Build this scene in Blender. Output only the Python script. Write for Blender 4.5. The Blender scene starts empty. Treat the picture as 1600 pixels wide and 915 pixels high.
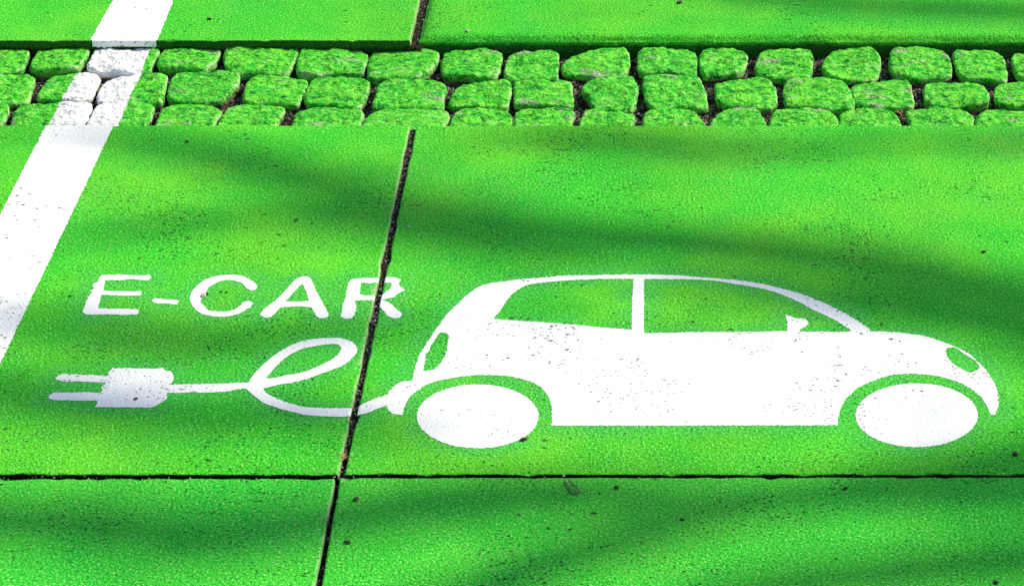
import bpy, bmesh, math, random
from mathutils import Vector, noise, kdtree
from mathutils.geometry import delaunay_2d_cdt
random.seed(7)
R = math.radians
scene = bpy.context.scene
col = scene.collection

# ------------------------------------------------------------------ camera
H, PITCH, F, PX, PY = 1.65, R(28.64), 3700.0, 1013.0, 457.5
cp, sp = math.cos(PITCH), math.sin(PITCH)
cam_d = bpy.data.cameras.new('camera'); cam = bpy.data.objects.new('camera', cam_d); col.objects.link(cam)
cam.location = (0, 0, H); cam.rotation_euler = (math.pi/2 - PITCH, 0, 0)
cam_d.sensor_width = 36; cam_d.lens = F/1600*36
cam_d.shift_x = -(PX-800)/1600; cam_d.clip_start = .05; cam_d.clip_end = 2000
scene.camera = cam

def at(u, v, z=0.0):
    """ground point seen at a photo pixel, on the plane of height z"""
    dx, du = (u-PX)/F, (PY-v)/F
    d = Vector((dx, cp+du*sp, -sp+du*cp))
    return Vector((0, 0, H)) + d*((z-H)/d.z)

# ------------------------------------------------------------------ light
EL, BETA = R(43), R(23)                      # sun from the right and a little behind the setts
SUN = Vector((math.cos(EL)*math.cos(BETA), math.cos(EL)*math.sin(BETA), math.sin(EL)))
w = bpy.data.worlds.new('World'); scene.world = w; w.use_nodes = True
wn = w.node_tree; bg = wn.nodes['Background']
sky = wn.nodes.new('ShaderNodeTexSky'); sky.sky_type = 'NISHITA'; sky.sun_disc = False
sky.sun_elevation = EL; sky.sun_rotation = math.pi/2 - BETA
wn.links.new(sky.outputs[0], bg.inputs[0]); bg.inputs[1].default_value = .15
sd = bpy.data.lights.new('sun', 'SUN'); sd.energy = 5.0; sd.angle = R(.55); sd.color = (1, .94, .74)
so = bpy.data.objects.new('sun', sd); col.objects.link(so); so.location = (20, 10, 20)
so.rotation_euler = SUN.to_track_quat('Z', 'Y').to_euler()
scene.view_settings.view_transform = 'Standard'; scene.view_settings.look = 'None'
scene.view_settings.exposure = 0; scene.view_settings.gamma = 1

# ------------------------------------------------------------------ node helpers
class NT:
    def __init__(s, name):
        s.m = bpy.data.materials.new(name); s.m.use_nodes = True; s.t = s.m.node_tree
        s.b = s.t.nodes['Principled BSDF']; s.b.inputs['Roughness'].default_value = .75
        s.b.inputs['Specular IOR Level'].default_value = .25
        s.geo = s.n('ShaderNodeNewGeometry'); s.pos = s.geo.outputs['Position']
    def n(s, k): return s.t.nodes.new(k)
    def put(s, sock, v):
        if isinstance(v, bpy.types.NodeSocket): s.t.links.new(v, sock)
        elif v is not None: sock.default_value = v
    def noise(s, scale, detail=2, rough=.55, vec=None, dist=0):
        t = s.n('ShaderNodeTexNoise'); t.inputs['Scale'].default_value = scale
        t.inputs['Detail'].default_value = detail; t.inputs['Roughness'].default_value = rough
        t.inputs['Distortion'].default_value = dist
        s.put(t.inputs['Vector'], vec or s.pos); return t.outputs['Fac']
    def vor(s, scale, vec=None, out='Distance', rnd=1):
        t = s.n('ShaderNodeTexVoronoi'); t.inputs['Scale'].default_value = scale
        t.inputs['Randomness'].default_value = rnd
        s.put(t.inputs['Vector'], vec or s.pos); return t.outputs[out]
    def math(s, op, a, b=None, c=None, clamp=False):
        t = s.n('ShaderNodeMath'); t.operation = op; t.use_clamp = clamp
        s.put(t.inputs[0], a); s.put(t.inputs[1], b)
        if c is not None: s.put(t.inputs[2], c)
        return t.outputs[0]
    def step(s, v, lo, hi, a=0., b=1.):
        t = s.n('ShaderNodeMapRange'); t.interpolation_type = 'SMOOTHSTEP'
        s.put(t.inputs['Value'], v); s.put(t.inputs['From Min'], lo); s.put(t.inputs['From Max'], hi)
        t.inputs['To Min'].default_value = a; t.inputs['To Max'].default_value = b
        return t.outputs[0]
    def mix(s, f, a, b):
        t = s.n('ShaderNodeMix'); t.data_type = 'RGBA'
        s.put(t.inputs[0], f)
        for i, v in ((6, a), (7, b)): s.put(t.inputs[i], (*v, 1) if isinstance(v, tuple) else v)
        return t.outputs[2]
    def stretch(s, v):
        t = s.n('ShaderNodeMapping'); t.inputs['Scale'].default_value = v; s.put(t.inputs['Vector'], s.pos); return t.outputs[0]
    def xyz(s, v):
        t = s.n('ShaderNodeSeparateXYZ'); s.put(t.inputs[0], v); return t.outputs
    def attr(s, name):
        t = s.n('ShaderNodeAttribute'); t.attribute_name = name; return t.outputs
    def bump(s, h, strength, dist, normal=None):
        t = s.n('ShaderNodeBump'); t.inputs['Strength'].default_value = strength; t.inputs['Distance'].default_value = dist
        s.put(t.inputs['Height'], h)
        if normal is not None: s.put(t.inputs['Normal'], normal)
        return t.outputs[0]
    def done(s, colour, normal=None, rough=None):
        s.put(s.b.inputs['Base Color'], (*colour, 1) if isinstance(colour, tuple) else colour)
        if normal is not None: s.put(s.b.inputs['Normal'], normal)
        if rough is not None: s.put(s.b.inputs['Roughness'], rough)
        return s.m

def grain(N):
    """height of the rough concrete: sand grain, coarser lumps, small pits"""
    g1 = N.noise(430, 2, .6); g2 = N.noise(250, 2, .6); v = N.vor(320)
    h = N.math('ADD', N.math('MULTIPLY', g1, .5), N.math('MULTIPLY', g2, 1.2))
    return N.math('SUBTRACT', h, N.math('MULTIPLY', v, .55))

def specks(N, scale, share, rmax, dens_scale=5.0, sway=.5):
    """open pores: irregular dark specks of many sizes, thicker in some places than others"""
    wob = N.n('ShaderNodeTexNoise'); wob.inputs['Scale'].default_value = scale*2.2; N.put(wob.inputs['Vector'], N.pos)
    v = N.n('ShaderNodeVectorMath'); v.operation = 'MULTIPLY_ADD'
    N.put(v.inputs[0], wob.outputs['Color']); v.inputs[1].default_value = (.9/scale,)*3
    N.put(v.inputs[2], N.stretch((.8, 1.05, 1)))
    t = N.n('ShaderNodeTexVoronoi'); t.inputs['Scale'].default_value = scale; N.put(t.inputs['Vector'], v.outputs[0])
    rnd = N.xyz(t.outputs['Color'])[0]
    d = N.math('MULTIPLY_ADD', N.noise(dens_scale, 3, .6), sway*2, 1-share-sway)   # cells over this value carry a speck
    rad = N.math('MULTIPLY', N.math('SUBTRACT', rnd, d), rmax/share)
    e = N.math('SUBTRACT', rad, t.outputs['Distance'])
    return N.step(e, -.05, .06)

def green_slab_mat():
    N = NT('green_painted_concrete'); N.b.inputs['Specular IOR Level'].default_value = .06
    big = N.noise(2.6, 3, .6); mid = N.noise(11, 3, .6); fine = N.noise(270, 1.5, .55)
    c = N.mix(N.step(big, .36, .66), (.040, .555, .022), (.120, .615, .020))
    c = N.mix(N.attr('cool')[2], c, (.030, .64, .055))
    c = N.mix(N.math('MULTIPLY', N.step(mid, .42, .72), .45), c, (.018, .47, .030))
    c = N.mix(N.math('MULTIPLY', N.step(fine, .53, .72), .70), c, (.38, .90, .22))       # sunlit sand grains, their highlight painted into the colour
    c = N.mix(N.math('MULTIPLY', N.step(fine, .46, .30), .80), c, (.004, .26, .016))     # darker grains mixed in for contrast
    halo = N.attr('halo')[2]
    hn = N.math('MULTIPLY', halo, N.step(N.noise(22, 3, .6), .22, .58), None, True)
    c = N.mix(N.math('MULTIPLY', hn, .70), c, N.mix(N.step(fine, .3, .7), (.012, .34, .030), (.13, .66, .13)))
    worn = N.step(N.math('ADD', N.noise(230, 2, .6), N.math('MULTIPLY', N.noise(4, 3, .6), .42)), .86, .95)
    c = N.mix(N.math('MULTIPLY', worn, .55), c, (.42, .40, .30))
    p = specks(N, 340, .08, .42, 5, .34); p2 = specks(N, 190, .004, .28, 4, .05)
    c = N.mix(N.math('MULTIPLY', p, .80), c, (.006, .06, .012)); c = N.mix(N.math('MULTIPLY', p2, .8), c, (.020, .035, .022))
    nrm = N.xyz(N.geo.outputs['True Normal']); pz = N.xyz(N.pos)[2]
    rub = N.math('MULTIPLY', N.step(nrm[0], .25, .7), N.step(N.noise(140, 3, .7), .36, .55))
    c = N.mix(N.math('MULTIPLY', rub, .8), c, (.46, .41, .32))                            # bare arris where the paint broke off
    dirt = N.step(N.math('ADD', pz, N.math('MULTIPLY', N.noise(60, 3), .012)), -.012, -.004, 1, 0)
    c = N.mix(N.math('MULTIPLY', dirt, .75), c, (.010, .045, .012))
    face = N.math('MULTIPLY', N.step(nrm[1], -.45, -.8), N.attr('face_shade')[2])  # shade of the near-facing slab sides, painted into the colour
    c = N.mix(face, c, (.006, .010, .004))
    smooth = N.step(N.noise(6, 4, .65), .30, .62, .35, 1.)                               # trowelled and rubbed patches
    h = N.math('SUBTRACT', N.math('MULTIPLY', grain(N), smooth), N.math('MULTIPLY', N.math('MAXIMUM', p, p2), .8))
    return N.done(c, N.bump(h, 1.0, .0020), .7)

def white_paint_mat():
    N = NT('white_road_paint')
    fine = N.noise(300, 1, .5)
    c = N.mix(N.step(N.noise(7, 3, .6), .35, .7), (.95, .94, .90), (.91, .905, .88))
    c = N.mix(N.math('MULTIPLY', N.step(fine, .45, .25), .30), c, (.58, .60, .63))
    p = specks(N, 350, .09, .38, 6, .38); p2 = specks(N, 215, .030, .30, 5, .22); p3 = specks(N, 480, .16, .42, 9, .3)
    c = N.mix(N.math('MULTIPLY', p3, .40), c, (.34, .35, .38))
    c = N.mix(N.math('MULTIPLY', p, .80), c, (.12, .12, .13)); c = N.mix(N.math('MULTIPLY', p2, .9), c, (.05, .05, .055))
    thin = N.step(N.math('ADD', N.noise(210, 2, .6), N.math('MULTIPLY', N.noise(7, 3, .6), .5)), .36, .42, 1, 0)
    c = N.mix(N.math('MULTIPLY', thin, .45), c, (.16, .34, .16))                          # paint worn thin, green below
    h = N.math('SUBTRACT', grain(N), N.math('MULTIPLY', N.math('MAXIMUM', p, p2), .8))
    return N.done(c, N.bump(h, .45, .0016), .7)

ZS = -.0205                                   # level of the sett tops, below the slabs
def line_xy(p, q):                           # x = a + b*y through two points
    b = (q.x-p.x)/(q.y-p.y); return p.x-b*p.y, b
LW = line_xy(at(142, 70, ZS), at(80.5, 188, ZS)); RW = line_xy(at(238.5, 73, ZS), at(187, 191.5, ZS))

def sett_mat():
    N = NT('green_painted_granite'); N.b.inputs['Specular IOR Level'].default_value = .10
    X, Y, Z = N.xyz(N.pos)
    oi = N.n('ShaderNodeObjectInfo')
    a = N.noise(42, 4, .6, None, .8); b = N.noise(66, 4, .62, N.stretch((.8, 1.3, 1)), .8); fine = N.noise(260, 2, .6)
    c = N.mix(N.step(a, .34, .64), (.016, .52, .020), (.15, .72, .03))
    c = N.mix(N.math('MULTIPLY', N.step(oi.outputs['Random'], 0, 1), .35), c, (.03, .50, .03))
    c = N.mix(N.math('MULTIPLY', N.step(b, .475, .35), .92), c, (.002, .16, .016))
    c = N.mix(N.math('MULTIPLY', N.step(b, .53, .63), .62), c, (.32, .86, .13))
    c = N.mix(N.math('MULTIPLY', N.step(fine, .56, .70), .65), c, (.44, .88, .22))
    c = N.mix(N.math('MULTIPLY', N.step(fine, .45, .32), .75), c, (.001, .12, .006))
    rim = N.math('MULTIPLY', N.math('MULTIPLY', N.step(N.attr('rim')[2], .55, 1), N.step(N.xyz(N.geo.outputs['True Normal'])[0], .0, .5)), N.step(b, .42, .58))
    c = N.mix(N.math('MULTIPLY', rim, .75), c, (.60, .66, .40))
    wp = N.math('ADD', N.noise(17, 3, .6, N.stretch((.8, 1.7, 1))), N.math('MULTIPLY', N.noise(110, 2, .6), .28))
    c = N.mix(N.math('MULTIPLY', N.step(wp, .74, .85), .75), c, N.mix(N.step(fine, .35, .65), (.24, .20, .15), (.60, .54, .46)))
    # the white parking line runs on across the setts
    def side(l, sgn):
        e = N.math('SUBTRACT', X, N.math('MULTIPLY_ADD', Y, l[1], l[0]))
        e = N.math('ADD', e, N.math('MULTIPLY_ADD', N.noise(130, 2), .010, -.005))
        return N.step(N.math('MULTIPLY', e, sgn), -.0008, .0008)
    white = N.math('MULTIPLY', N.math('MULTIPLY', side(LW, 1), side(RW, -1)), N.xyz(oi.outputs['Color'])[0])
    wp1 = specks(N, 150, .16, .40, 14, .3)
    wc = N.mix(N.step(N.noise(26, 4, .6), .28, .52), (.84, .83, .82), (.94, .93, .91))
    wc = N.mix(N.math('MULTIPLY', wp1, .7), wc, (.14, .13, .13))
    c = N.mix(white, c, wc)
    # bare dirty stone low on the flanks
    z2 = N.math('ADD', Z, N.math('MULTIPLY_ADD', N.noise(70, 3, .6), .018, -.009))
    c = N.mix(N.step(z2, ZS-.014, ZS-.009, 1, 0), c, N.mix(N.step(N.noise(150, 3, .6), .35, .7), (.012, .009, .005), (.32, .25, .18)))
    h = N.math('ADD', N.math('MULTIPLY', b, 1.6), N.math('ADD', N.math('MULTIPLY', N.noise(150, 4, .7), .8), N.math('MULTIPLY', fine, .4)))
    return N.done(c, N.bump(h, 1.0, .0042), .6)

def soil_mat():
    N = NT('joint_soil')
    c = N.mix(N.step(N.noise(180, 4, .7), .4, .7), (.006, .004, .003), (.055, .036, .020))
    c = N.mix(N.step(N.noise(30, 3), .55, .7), c, (.035, .045, .008))
    return N.done(c, N.bump(N.noise(220, 4, .7), 1, .004), .9)

def attr_mat(name, rough=.6):
    N = NT(name); return N.done(N.mix(.25, N.attr('tint')[0], N.mix(N.noise(400, 2), (.0, .0, .0), (.9, .85, .8))), N.bump(N.noise(500, 2), .6, .0006), rough)

def plain_mat(name, c1, c2, scale, rough=.7, bump=.3, dist=.001, metal=0):
    N = NT(name); N.b.inputs['Metallic'].default_value = metal
    f = N.noise(scale, 4, .6)
    return N.done(N.mix(N.step(f, .35, .65), c1, c2), N.bump(f, bump, dist), rough)

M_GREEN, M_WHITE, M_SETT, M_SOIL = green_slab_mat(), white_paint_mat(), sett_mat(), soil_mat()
M_CRUMB = attr_mat('crumbs')
M_BARK = plain_mat('bark', (.05, .04, .03), (.14, .11, .08), 20, .9, .8, .02)
M_LEAF = plain_mat('leaf', (.04, .10, .02), (.07, .14, .03), 8, .6)
M_STEEL = plain_mat('dull_steel', (.12, .11, .08), (.34, .32, .25), 300, .38, .2, .0003, 1)
M_STONE = plain_mat('dark_grit', (.025, .02, .016), (.10, .075, .055), 300, .8, .5)
M_PALE = plain_mat('pale_grit', (.40, .33, .27), (.62, .55, .47), 350, .7, .5)
M_DRY = plain_mat('dry_stem', (.30, .21, .07), (.58, .46, .20), 200, .7)
M_WEED = plain_mat('weed', (.05, .14, .02), (.16, .26, .05), 150, .6)
M_ASPH = plain_mat('asphalt', (.035, .035, .035), (.07, .07, .068), 200, .9, .6, .003)

# ------------------------------------------------------------------ objects
def tag(o, label=None, cat=None, group=None, kind=None):
    for k, v in (('label', label), ('category', cat), ('group', group), ('kind', kind)):
        if v: o[k] = v
    return o
def link(name, verts, faces, mat, parent=None, smooth=False):
    me = bpy.data.meshes.new(name); me.from_pydata([tuple(v) for v in verts], [], faces); me.update()
    me.materials.append(mat)
    if smooth: me.polygons.foreach_set('use_smooth', [True]*len(me.polygons))
    o = bpy.data.objects.new(name, me); col.objects.link(o)
    if parent: o.parent = parent; o.matrix_parent_inverse = parent.matrix_world.inverted()
    return o
def empty(name, loc):
    o = bpy.data.objects.new(name, None); o.empty_display_size = .05; o.location = loc; col.objects.link(o)
    bpy.context.view_layer.update(); return o

# ---- outlines: photo pixels traced on the flat ground -> ground polygons
def T(ox, oy, s, pts): return [(ox+x/s, oy+y/s) for x, y in pts]
def T1(*p): return T(120, 415, 5.714, p)
def T2(*p): return T(380, 415, 5.714, p)
def T3(*p): return T(370, 510, 5.333, p)
def T4(*p): return T(60, 550, 5.333, p)
def T5(*p): return T(600, 400, 2.86, p)
def T6(*p): return T(1080, 400, 2.86, p)

def smooth_outline(pts, stepm=.003, corner=48):
    """closed outline: curves through gentle bends, keeps real corners"""
    n = len(pts); out = []
    dirs = [(pts[(i+1) % n]-pts[i]) for i in range(n)]
    def tangent(i):
        a, b = dirs[i-1].normalized(), dirs[i].normalized()
        ang = math.degrees(math.acos(max(-1, min(1, a.dot(b)))))
        return None if ang > corner else (a+b).normalized()
    for i in range(n):
        p, q = pts[i], pts[(i+1) % n]; L = (q-p).length
        d = dirs[i].normalized()
        t0 = tangent(i) or d; t1 = tangent((i+1) % n) or d
        k = max(1, int(L/stepm))
        for j in range(k):
            t = j/k; a = 2*t**3-3*t*t+1; b = t**3-2*t*t+t; c = -2*t**3+3*t*t; e = t**3-t*t
            out.append(p*a+t0*(b*L)+q*c+t1*(e*L))
    return out
def ragged(pts, amp, seed=0):
    out = []; n = len(pts)
    for i, p in enumerate(pts):
        d = (pts[(i+1) % n]-pts[i-1]); nn = Vector((-d.y, d.x))
        nn = nn.normalized() if nn.length > 1e-9 else Vector((0, 0))
        q = Vector((p.x*280, p.y*280, seed))
        k = noise.noise(q)*1.0+noise.noise(q*2.3)*1.2
        out.append(p+nn*(k*amp*.95))
    return out
def ground(px, amp=.0011, stepm=.0018, corner=48, z=0.):
    P = [at(u, v, z).to_2d() for u, v in px]
    return ragged(smooth_outline(P, stepm, corner), amp)
def inside(p, poly):
    x, y = p; r = False; j = len(poly)-1
    for i in range(len(poly)):
        a, b = poly[i], poly[j]
        if (a[1] > y) != (b[1] > y) and x < (b[0]-a[0])*(y-a[1])/(b[1]-a[1])+a[0]: r = not r
        j = i
    return r

# ---- slabs -------------------------------------------------------------
def w2(u, v, z=0): return at(u, v, z).to_2d()
jl0, jl1 = w2(641, 195), w2(529, 739.5)       # joint between the two middle slabs
jr0, jr1 = w2(650, 195.5), w2(538.5, 739)
YT, YB = at(800, 195.5).y, at(800, 741.3).y   # far and near edge of the middle slabs
YL = at(800, 744.3).y                         # far edge of the near slabs
def xat(p, q, y): return p.x+(q.x-p.x)*(y-p.y)/(q.y-p.y)
kl0, kl1 = w2(524, 746), w2(491, 915); kr0, kr1 = w2(531, 745), w2(501.5, 915)
ul0, ul1 = w2(655, 0), w2(640.5, 66); ur0, ur1 = w2(667.5, 0), w2(652, 64)
YUL, YUR = at(300, 66, -.003).y, at(1100, 63.5, -.006).y
W = 2.45
def V2(x, y): return Vector((x, y))
SL = {  # corners: far-left, far-right, near-right, near-left ; edge radius
 'ML': [V2(jl0.x-W, YT+.006), V2(jl0.x, YT), V2(xat(jl0, jl1, YB), YB), V2(jl0.x-W, YB+.002), .0035],
 'MR': [V2(jr0.x, YT), V2(jr0.x+W, YT), V2(jr0.x+W, YB), V2(xat(jr0, jr1, YB), YB), .0035],
 'LL': [V2(kl0.x-W, YL-.002), V2(kl0.x, YL-.003), V2(xat(kl0, kl1, YL-1.3), YL-1.3), V2(kl0.x-W, YL-1.3), .003],
 'LR': [V2(kr0.x, YL-.001), V2(kr0.x+W, YL+.003), V2(kr0.x+W, YL-1.3), V2(xat(kr0, kr1, YL-1.3), YL-1.3), .003],
 'UL': [V2(xat(ul0, ul1, YUL+2), YUL+2), V2(ul0.x+(YUL+2-ul0.y)*(ul0.x-ul1.x)/(ul0.y-ul1.y), YUL+2), V2(xat(ul0, ul1, YUL), YUL), V2(ul1.x-W, YUL), .003],
 'UR': [V2(xat(ur0, ur1, YUR+2), YUR+2), V2(ur1.x+W, YUR+2), V2(ur1.x+W, YUR), V2(xat(ur0, ur1, YUR), YUR), .0115],
}
SL['UL'][0] = V2(ul1.x-W, YUL+2)
def edge_dist(p, c):
    d = 9
    for i in range(4):
        a, b = c[i], c[(i+1) % 4]; e = (b-a).normalized()
        d = min(d, -(e.x*(p.y-a.y)-e.y*(p.x-a.x)))      # corners run clockwise: inside is on the right
    return d
def round_z(d, r): 
    d = max(0, d)
    if r > .01: return min(0, -(r-d)*.85)            # the worn slanting edge of the thick slab
    return 0 if d >= r else -(r-math.sqrt(max(0, r*r-(r-d)**2)))

marks = []        # every painted outline point, for the overspray around the stencils
def slab(key, label):
    c = SL[key][:4]; r = SL[key][4]
    def params(L):
        e = [0, .0006, .0014, .0025, .004, .006, .0085, .013]
        n = max(2, int((L-.026)/.013)); mid = [.013+(L-.026)*i/n for i in range(1, n)]
        return [x/L for x in e+mid+[L-x for x in reversed(e)]]
    Ls = (c[1]-c[0]).length; Lt = (c[3]-c[0]).length
    S, TT = params(Ls), params(Lt); ns, nt = len(S), len(TT)
    verts = []; halo = []
    for j, t in enumerate(TT):
        for i, s in enumerate(S):
            p = c[0]*(1-s)*(1-t)+c[1]*s*(1-t)+c[2]*s*t+c[3]*(1-s)*t
            d = min(s*Ls, (1-s)*Ls, t*Lt, (1-t)*Lt)
            q = Vector((p.x*40, p.y*40, 3.1)); z = round_z(d, r)
            if d < .012:
                k = noise.noise(q)*.5+noise.noise(q*3.3)*.5
                f = 1-d/.012
                dx = (1 if s < .5 else -1)*f*(min(s, 1-s)*Ls < .012); dy = (-1 if t < .5 else 1)*f*(min(t, 1-t)*Lt < .012)
                p = p+Vector((dx, dy))*((max(0, k)*.0042+max(0, noise.noise(q*.55)-.28)*.005)*min(1.3, r/.0035))
                z -= max(0, noise.noise(q*2.1+Vector((5, 0, 0)))-.22)*.009*f
            verts.append((p.x, p.y, z))
            hv = 0.
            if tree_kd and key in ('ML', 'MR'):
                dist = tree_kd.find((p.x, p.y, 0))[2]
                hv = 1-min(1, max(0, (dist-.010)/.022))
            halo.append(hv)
    faces = [(j*ns+i, (j+1)*ns+i, (j+1)*ns+i+1, j*ns+i+1) for j in range(nt-1) for i in range(ns-1)]
    ring = [i for i in range(ns)]+[j*ns+ns-1 for j in range(1, nt)]+[(nt-1)*ns+i for i in range(ns-2, -1, -1)]+[j*ns for j in range(nt-2, 0, -1)]
    prev = ring
    for zz in (-.012, -.024, -.07):
        b = len(verts); 
        for v in ring: verts.append((verts[v][0], verts[v][1], zz)); halo.append(0)
        cur = list(range(b, b+len(ring)))
        for k in range(len(ring)):
            m = (k+1) % len(ring); faces.append((prev[k], prev[m], cur[m], cur[k]))
        prev = cur
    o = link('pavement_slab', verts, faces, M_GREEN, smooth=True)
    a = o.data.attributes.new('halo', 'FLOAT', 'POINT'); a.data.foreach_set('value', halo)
    a = o.data.attributes.new('face_shade', 'FLOAT', 'POINT'); a.data.foreach_set('value', [{'UL': .8, 'UR': .25}.get(key, 1.)]*len(verts))  # how strongly each slab's near side is painted as shaded
    a = o.data.attributes.new('cool', 'FLOAT', 'POINT'); a.data.foreach_set('value', [{'LL': .5, 'LR': .45}.get(key, 0.)]*len(verts))
    tag(o, label, 'paving slab', kind='structure')

# ---- painted markings ----------------------------------------------------
def paint(name, outer, holes, keys, z, parent, label=None, extra=None):
    """a sheet of paint draped over the listed slabs and broken at their joints"""
    polys = [outer]+holes
    vs, ed = [], []
    for pl in polys:
        b = len(vs); vs += pl; ed += [(b+i, b+(i+1) % len(pl)) for i in range(len(pl))]
        marks.extend(pl) if name != 'parking_line' else None
    for k in keys:
        c = SL[k][:4]; r = SL[k][4]
        for i in range(4):
            a, b_ = c[i], c[(i+1) % 4]; e = (b_-a).normalized(); nin = Vector((e.y, -e.x))
            for off in (.0003, r*.2, r*.5, r):
                b = len(vs); vs += [a+nin*off, b_+nin*off]; ed.append((b, b+1))
    V, E, Fc, *_ = delaunay_2d_cdt([Vector(v) for v in vs], ed, [], 0, 1e-6)
    used = {}; verts = []; faces = []
    for f in Fc:
        cen = sum((V[i] for i in f), Vector((0, 0)))/len(f)
        if not inside(cen, outer) or any(inside(cen, h) for h in holes): continue
        k = next((k for k in keys if edge_dist(cen, SL[k][:4]) > .0003), None)
        if not k: continue
        ids = []
        for i in f:
            kk = (i, k)
            if kk not in used:
                used[kk] = len(verts); verts.append((V[i].x, V[i].y, round_z(edge_dist(V[i], SL[k][:4]), SL[k][4])+z))
            ids.append(used[kk])
        a, b, c2 = (Vector(verts[i]) for i in ids[:3])
        if (b-a).cross(c2-a).z < 0: ids.reverse()
        faces.append(ids)
    if extra:
        b = len(verts); verts += extra[0]; faces += [[b+i for i in f] for f in extra[1]]
    o = link(name, verts, faces, M_WHITE, parent)
    if label: o['label'] = label
    return o

let = empty('lettering', at(400, 465))
tag(let, 'white stencilled word E-CAR painted across the slab joint', 'lettering')
BOTH = ('ML', 'MR')
paint('letter', ground(T1((200,110),(225,82),(300,85),(400,80),(520,88),(650,85),(662,98),(650,128),(600,130),(480,122),(380,130),(255,130),(240,200),(235,225),(330,228),(450,230),(565,230),(580,245),(565,270),(450,268),(330,265),(215,262),(210,310),(185,380),(290,385),(400,385),(540,390),(552,405),(540,435),(420,440),(280,435),(150,438),(70,435),(55,410),(75,350),(110,270),(140,240),(120,225),(160,205),(145,180),(165,150),(190,150)), .0013), [], BOTH, .0004, let, 'white letter E with ragged stem')
paint('letter', ground(T1((670,315),(690,292),(760,298),(840,305),(895,308),(912,322),(890,348),(800,340),(700,332)), .0010), [], BOTH, .0004, let, 'white hyphen')
paint('letter', ground(T1((1310,85),(1400,82),(1480,95),(1545,125),(1590,155),(1612,190),(1596,215),(1555,222),(1520,205),(1485,165),(1430,140),(1360,128),(1280,140),(1215,170),(1170,205),(1150,250),(1120,290),(1105,330),(1140,360),(1180,400),(1260,408),(1340,408),(1410,390),(1460,355),(1500,320),(1545,315),(1568,335),(1555,365),(1500,400),(1430,435),(1330,455),(1220,452),(1130,435),(1070,400),(1030,350),(1012,295),(1025,240),(1060,195),(1110,150),(1170,115),(1240,95)), .0011, corner=60), [], BOTH, .0004, let, 'white letter C')
paint('letter', ground(T2((150,440),(165,410),(230,355),(300,300),(380,220),(440,150),(490,110),(540,95),(590,105),(620,150),(650,220),(690,300),(720,350),(745,400),(762,440),(740,465),(690,470),(660,460),(640,420),(615,375),(540,365),(440,365),(330,375),(280,430),(240,462),(200,462))),
      [ground(T2((370,318),(430,320),(520,320),(585,315),(575,270),(550,200),(530,160),(500,185),(450,240),(410,285)))], BOTH, .0004, let, 'white letter A')
paint('letter', ground(T2((940,160),(960,125),(1020,115),(1120,110),(1230,108),(1340,105),(1410,125),(1390,165),(1445,220),(1390,245),(1340,280),(1270,298),(1240,305),(1300,330),(1370,390),(1420,440),(1400,465),(1350,470),(1310,460),(1260,410),(1215,355),(1215,315),(1160,308),(1050,310),(1000,310),(1010,380),(990,440),(970,470),(910,475),(875,455),(880,420),(890,350),(915,290),(925,220))),
      [ground(T2((1050,150),(1120,160),(1200,150),(1320,155),(1325,180),(1300,215),(1250,255),(1170,265),(1080,265),(1040,255),(1045,210),(1050,180)))], BOTH, .0004, let, 'white letter R broken by the joint')

plug = empty('plug_symbol', at(215, 606))
tag(plug, 'white painted two-pin plug with a cable looping to the car', 'painted symbol')
paint('plug', ground(T4((590,160),(620,135),(720,135),(850,135),(980,138),(1040,130),(1060,155),(1105,160),(1130,210),(1115,250),(1085,275),(1075,300),(1070,345),(1075,370),(1050,405),(1000,435),(940,460),(850,462),(700,460),(600,458),(470,460),(490,420),(480,400),(510,345),(530,320),(530,290),(560,260),(575,220),(580,185)), .0013), [], BOTH, .0004, plug)
paint('pin', ground(T4((145,215),(170,195),(200,182),(330,188),(450,192),(600,200),(590,255),(450,250),(330,245),(200,245),(160,235)), .0013), [], BOTH, .0005, plug)
paint('pin', ground(T4((80,375),(105,350),(140,338),(260,340),(400,335),(535,345),(520,400),(400,405),(260,402),(140,400),(95,392)), .0013), [], BOTH, .0005, plug)
paint('cable', ground([(258,601),(310,600),(360,598.7),(398,597),(399,607),(370,608.5),(360,611),(310,613.5),(258,614)]), [], BOTH, .0005, plug)
paint('cable', ground(T3((100,470),(130,415),(200,340),(300,250),(400,185),(520,130),(640,105),(750,97),(860,98),(950,125),(1000,175),(1000,215),(960,265),(900,315),(800,360),(700,395),(580,440),(450,470),(330,490),(215,515),(150,500))),
      [ground(T3((240,435),(290,375),(350,310),(430,245),(540,190),(650,165),(760,150),(830,148),(865,170),(860,210),(820,255),(740,305),(640,350),(520,390),(400,410),(300,430)))], BOTH, .0006, plug)
paint('cable', ground(T3((85,525),(100,470),(215,510),(240,550),(330,600),(440,640),(570,672),(720,680),(850,682),(945,680),(1000,668),(1020,660),(1120,615),(1200,585),(1290,560),(1310,640),(1245,660),(1180,685),(1100,715),(1000,742),(940,745),(900,752),(800,752),(680,748),(560,735),(450,710),(340,680),(230,640),(160,590),(110,550))), [], BOTH, .0007, plug)

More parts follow.
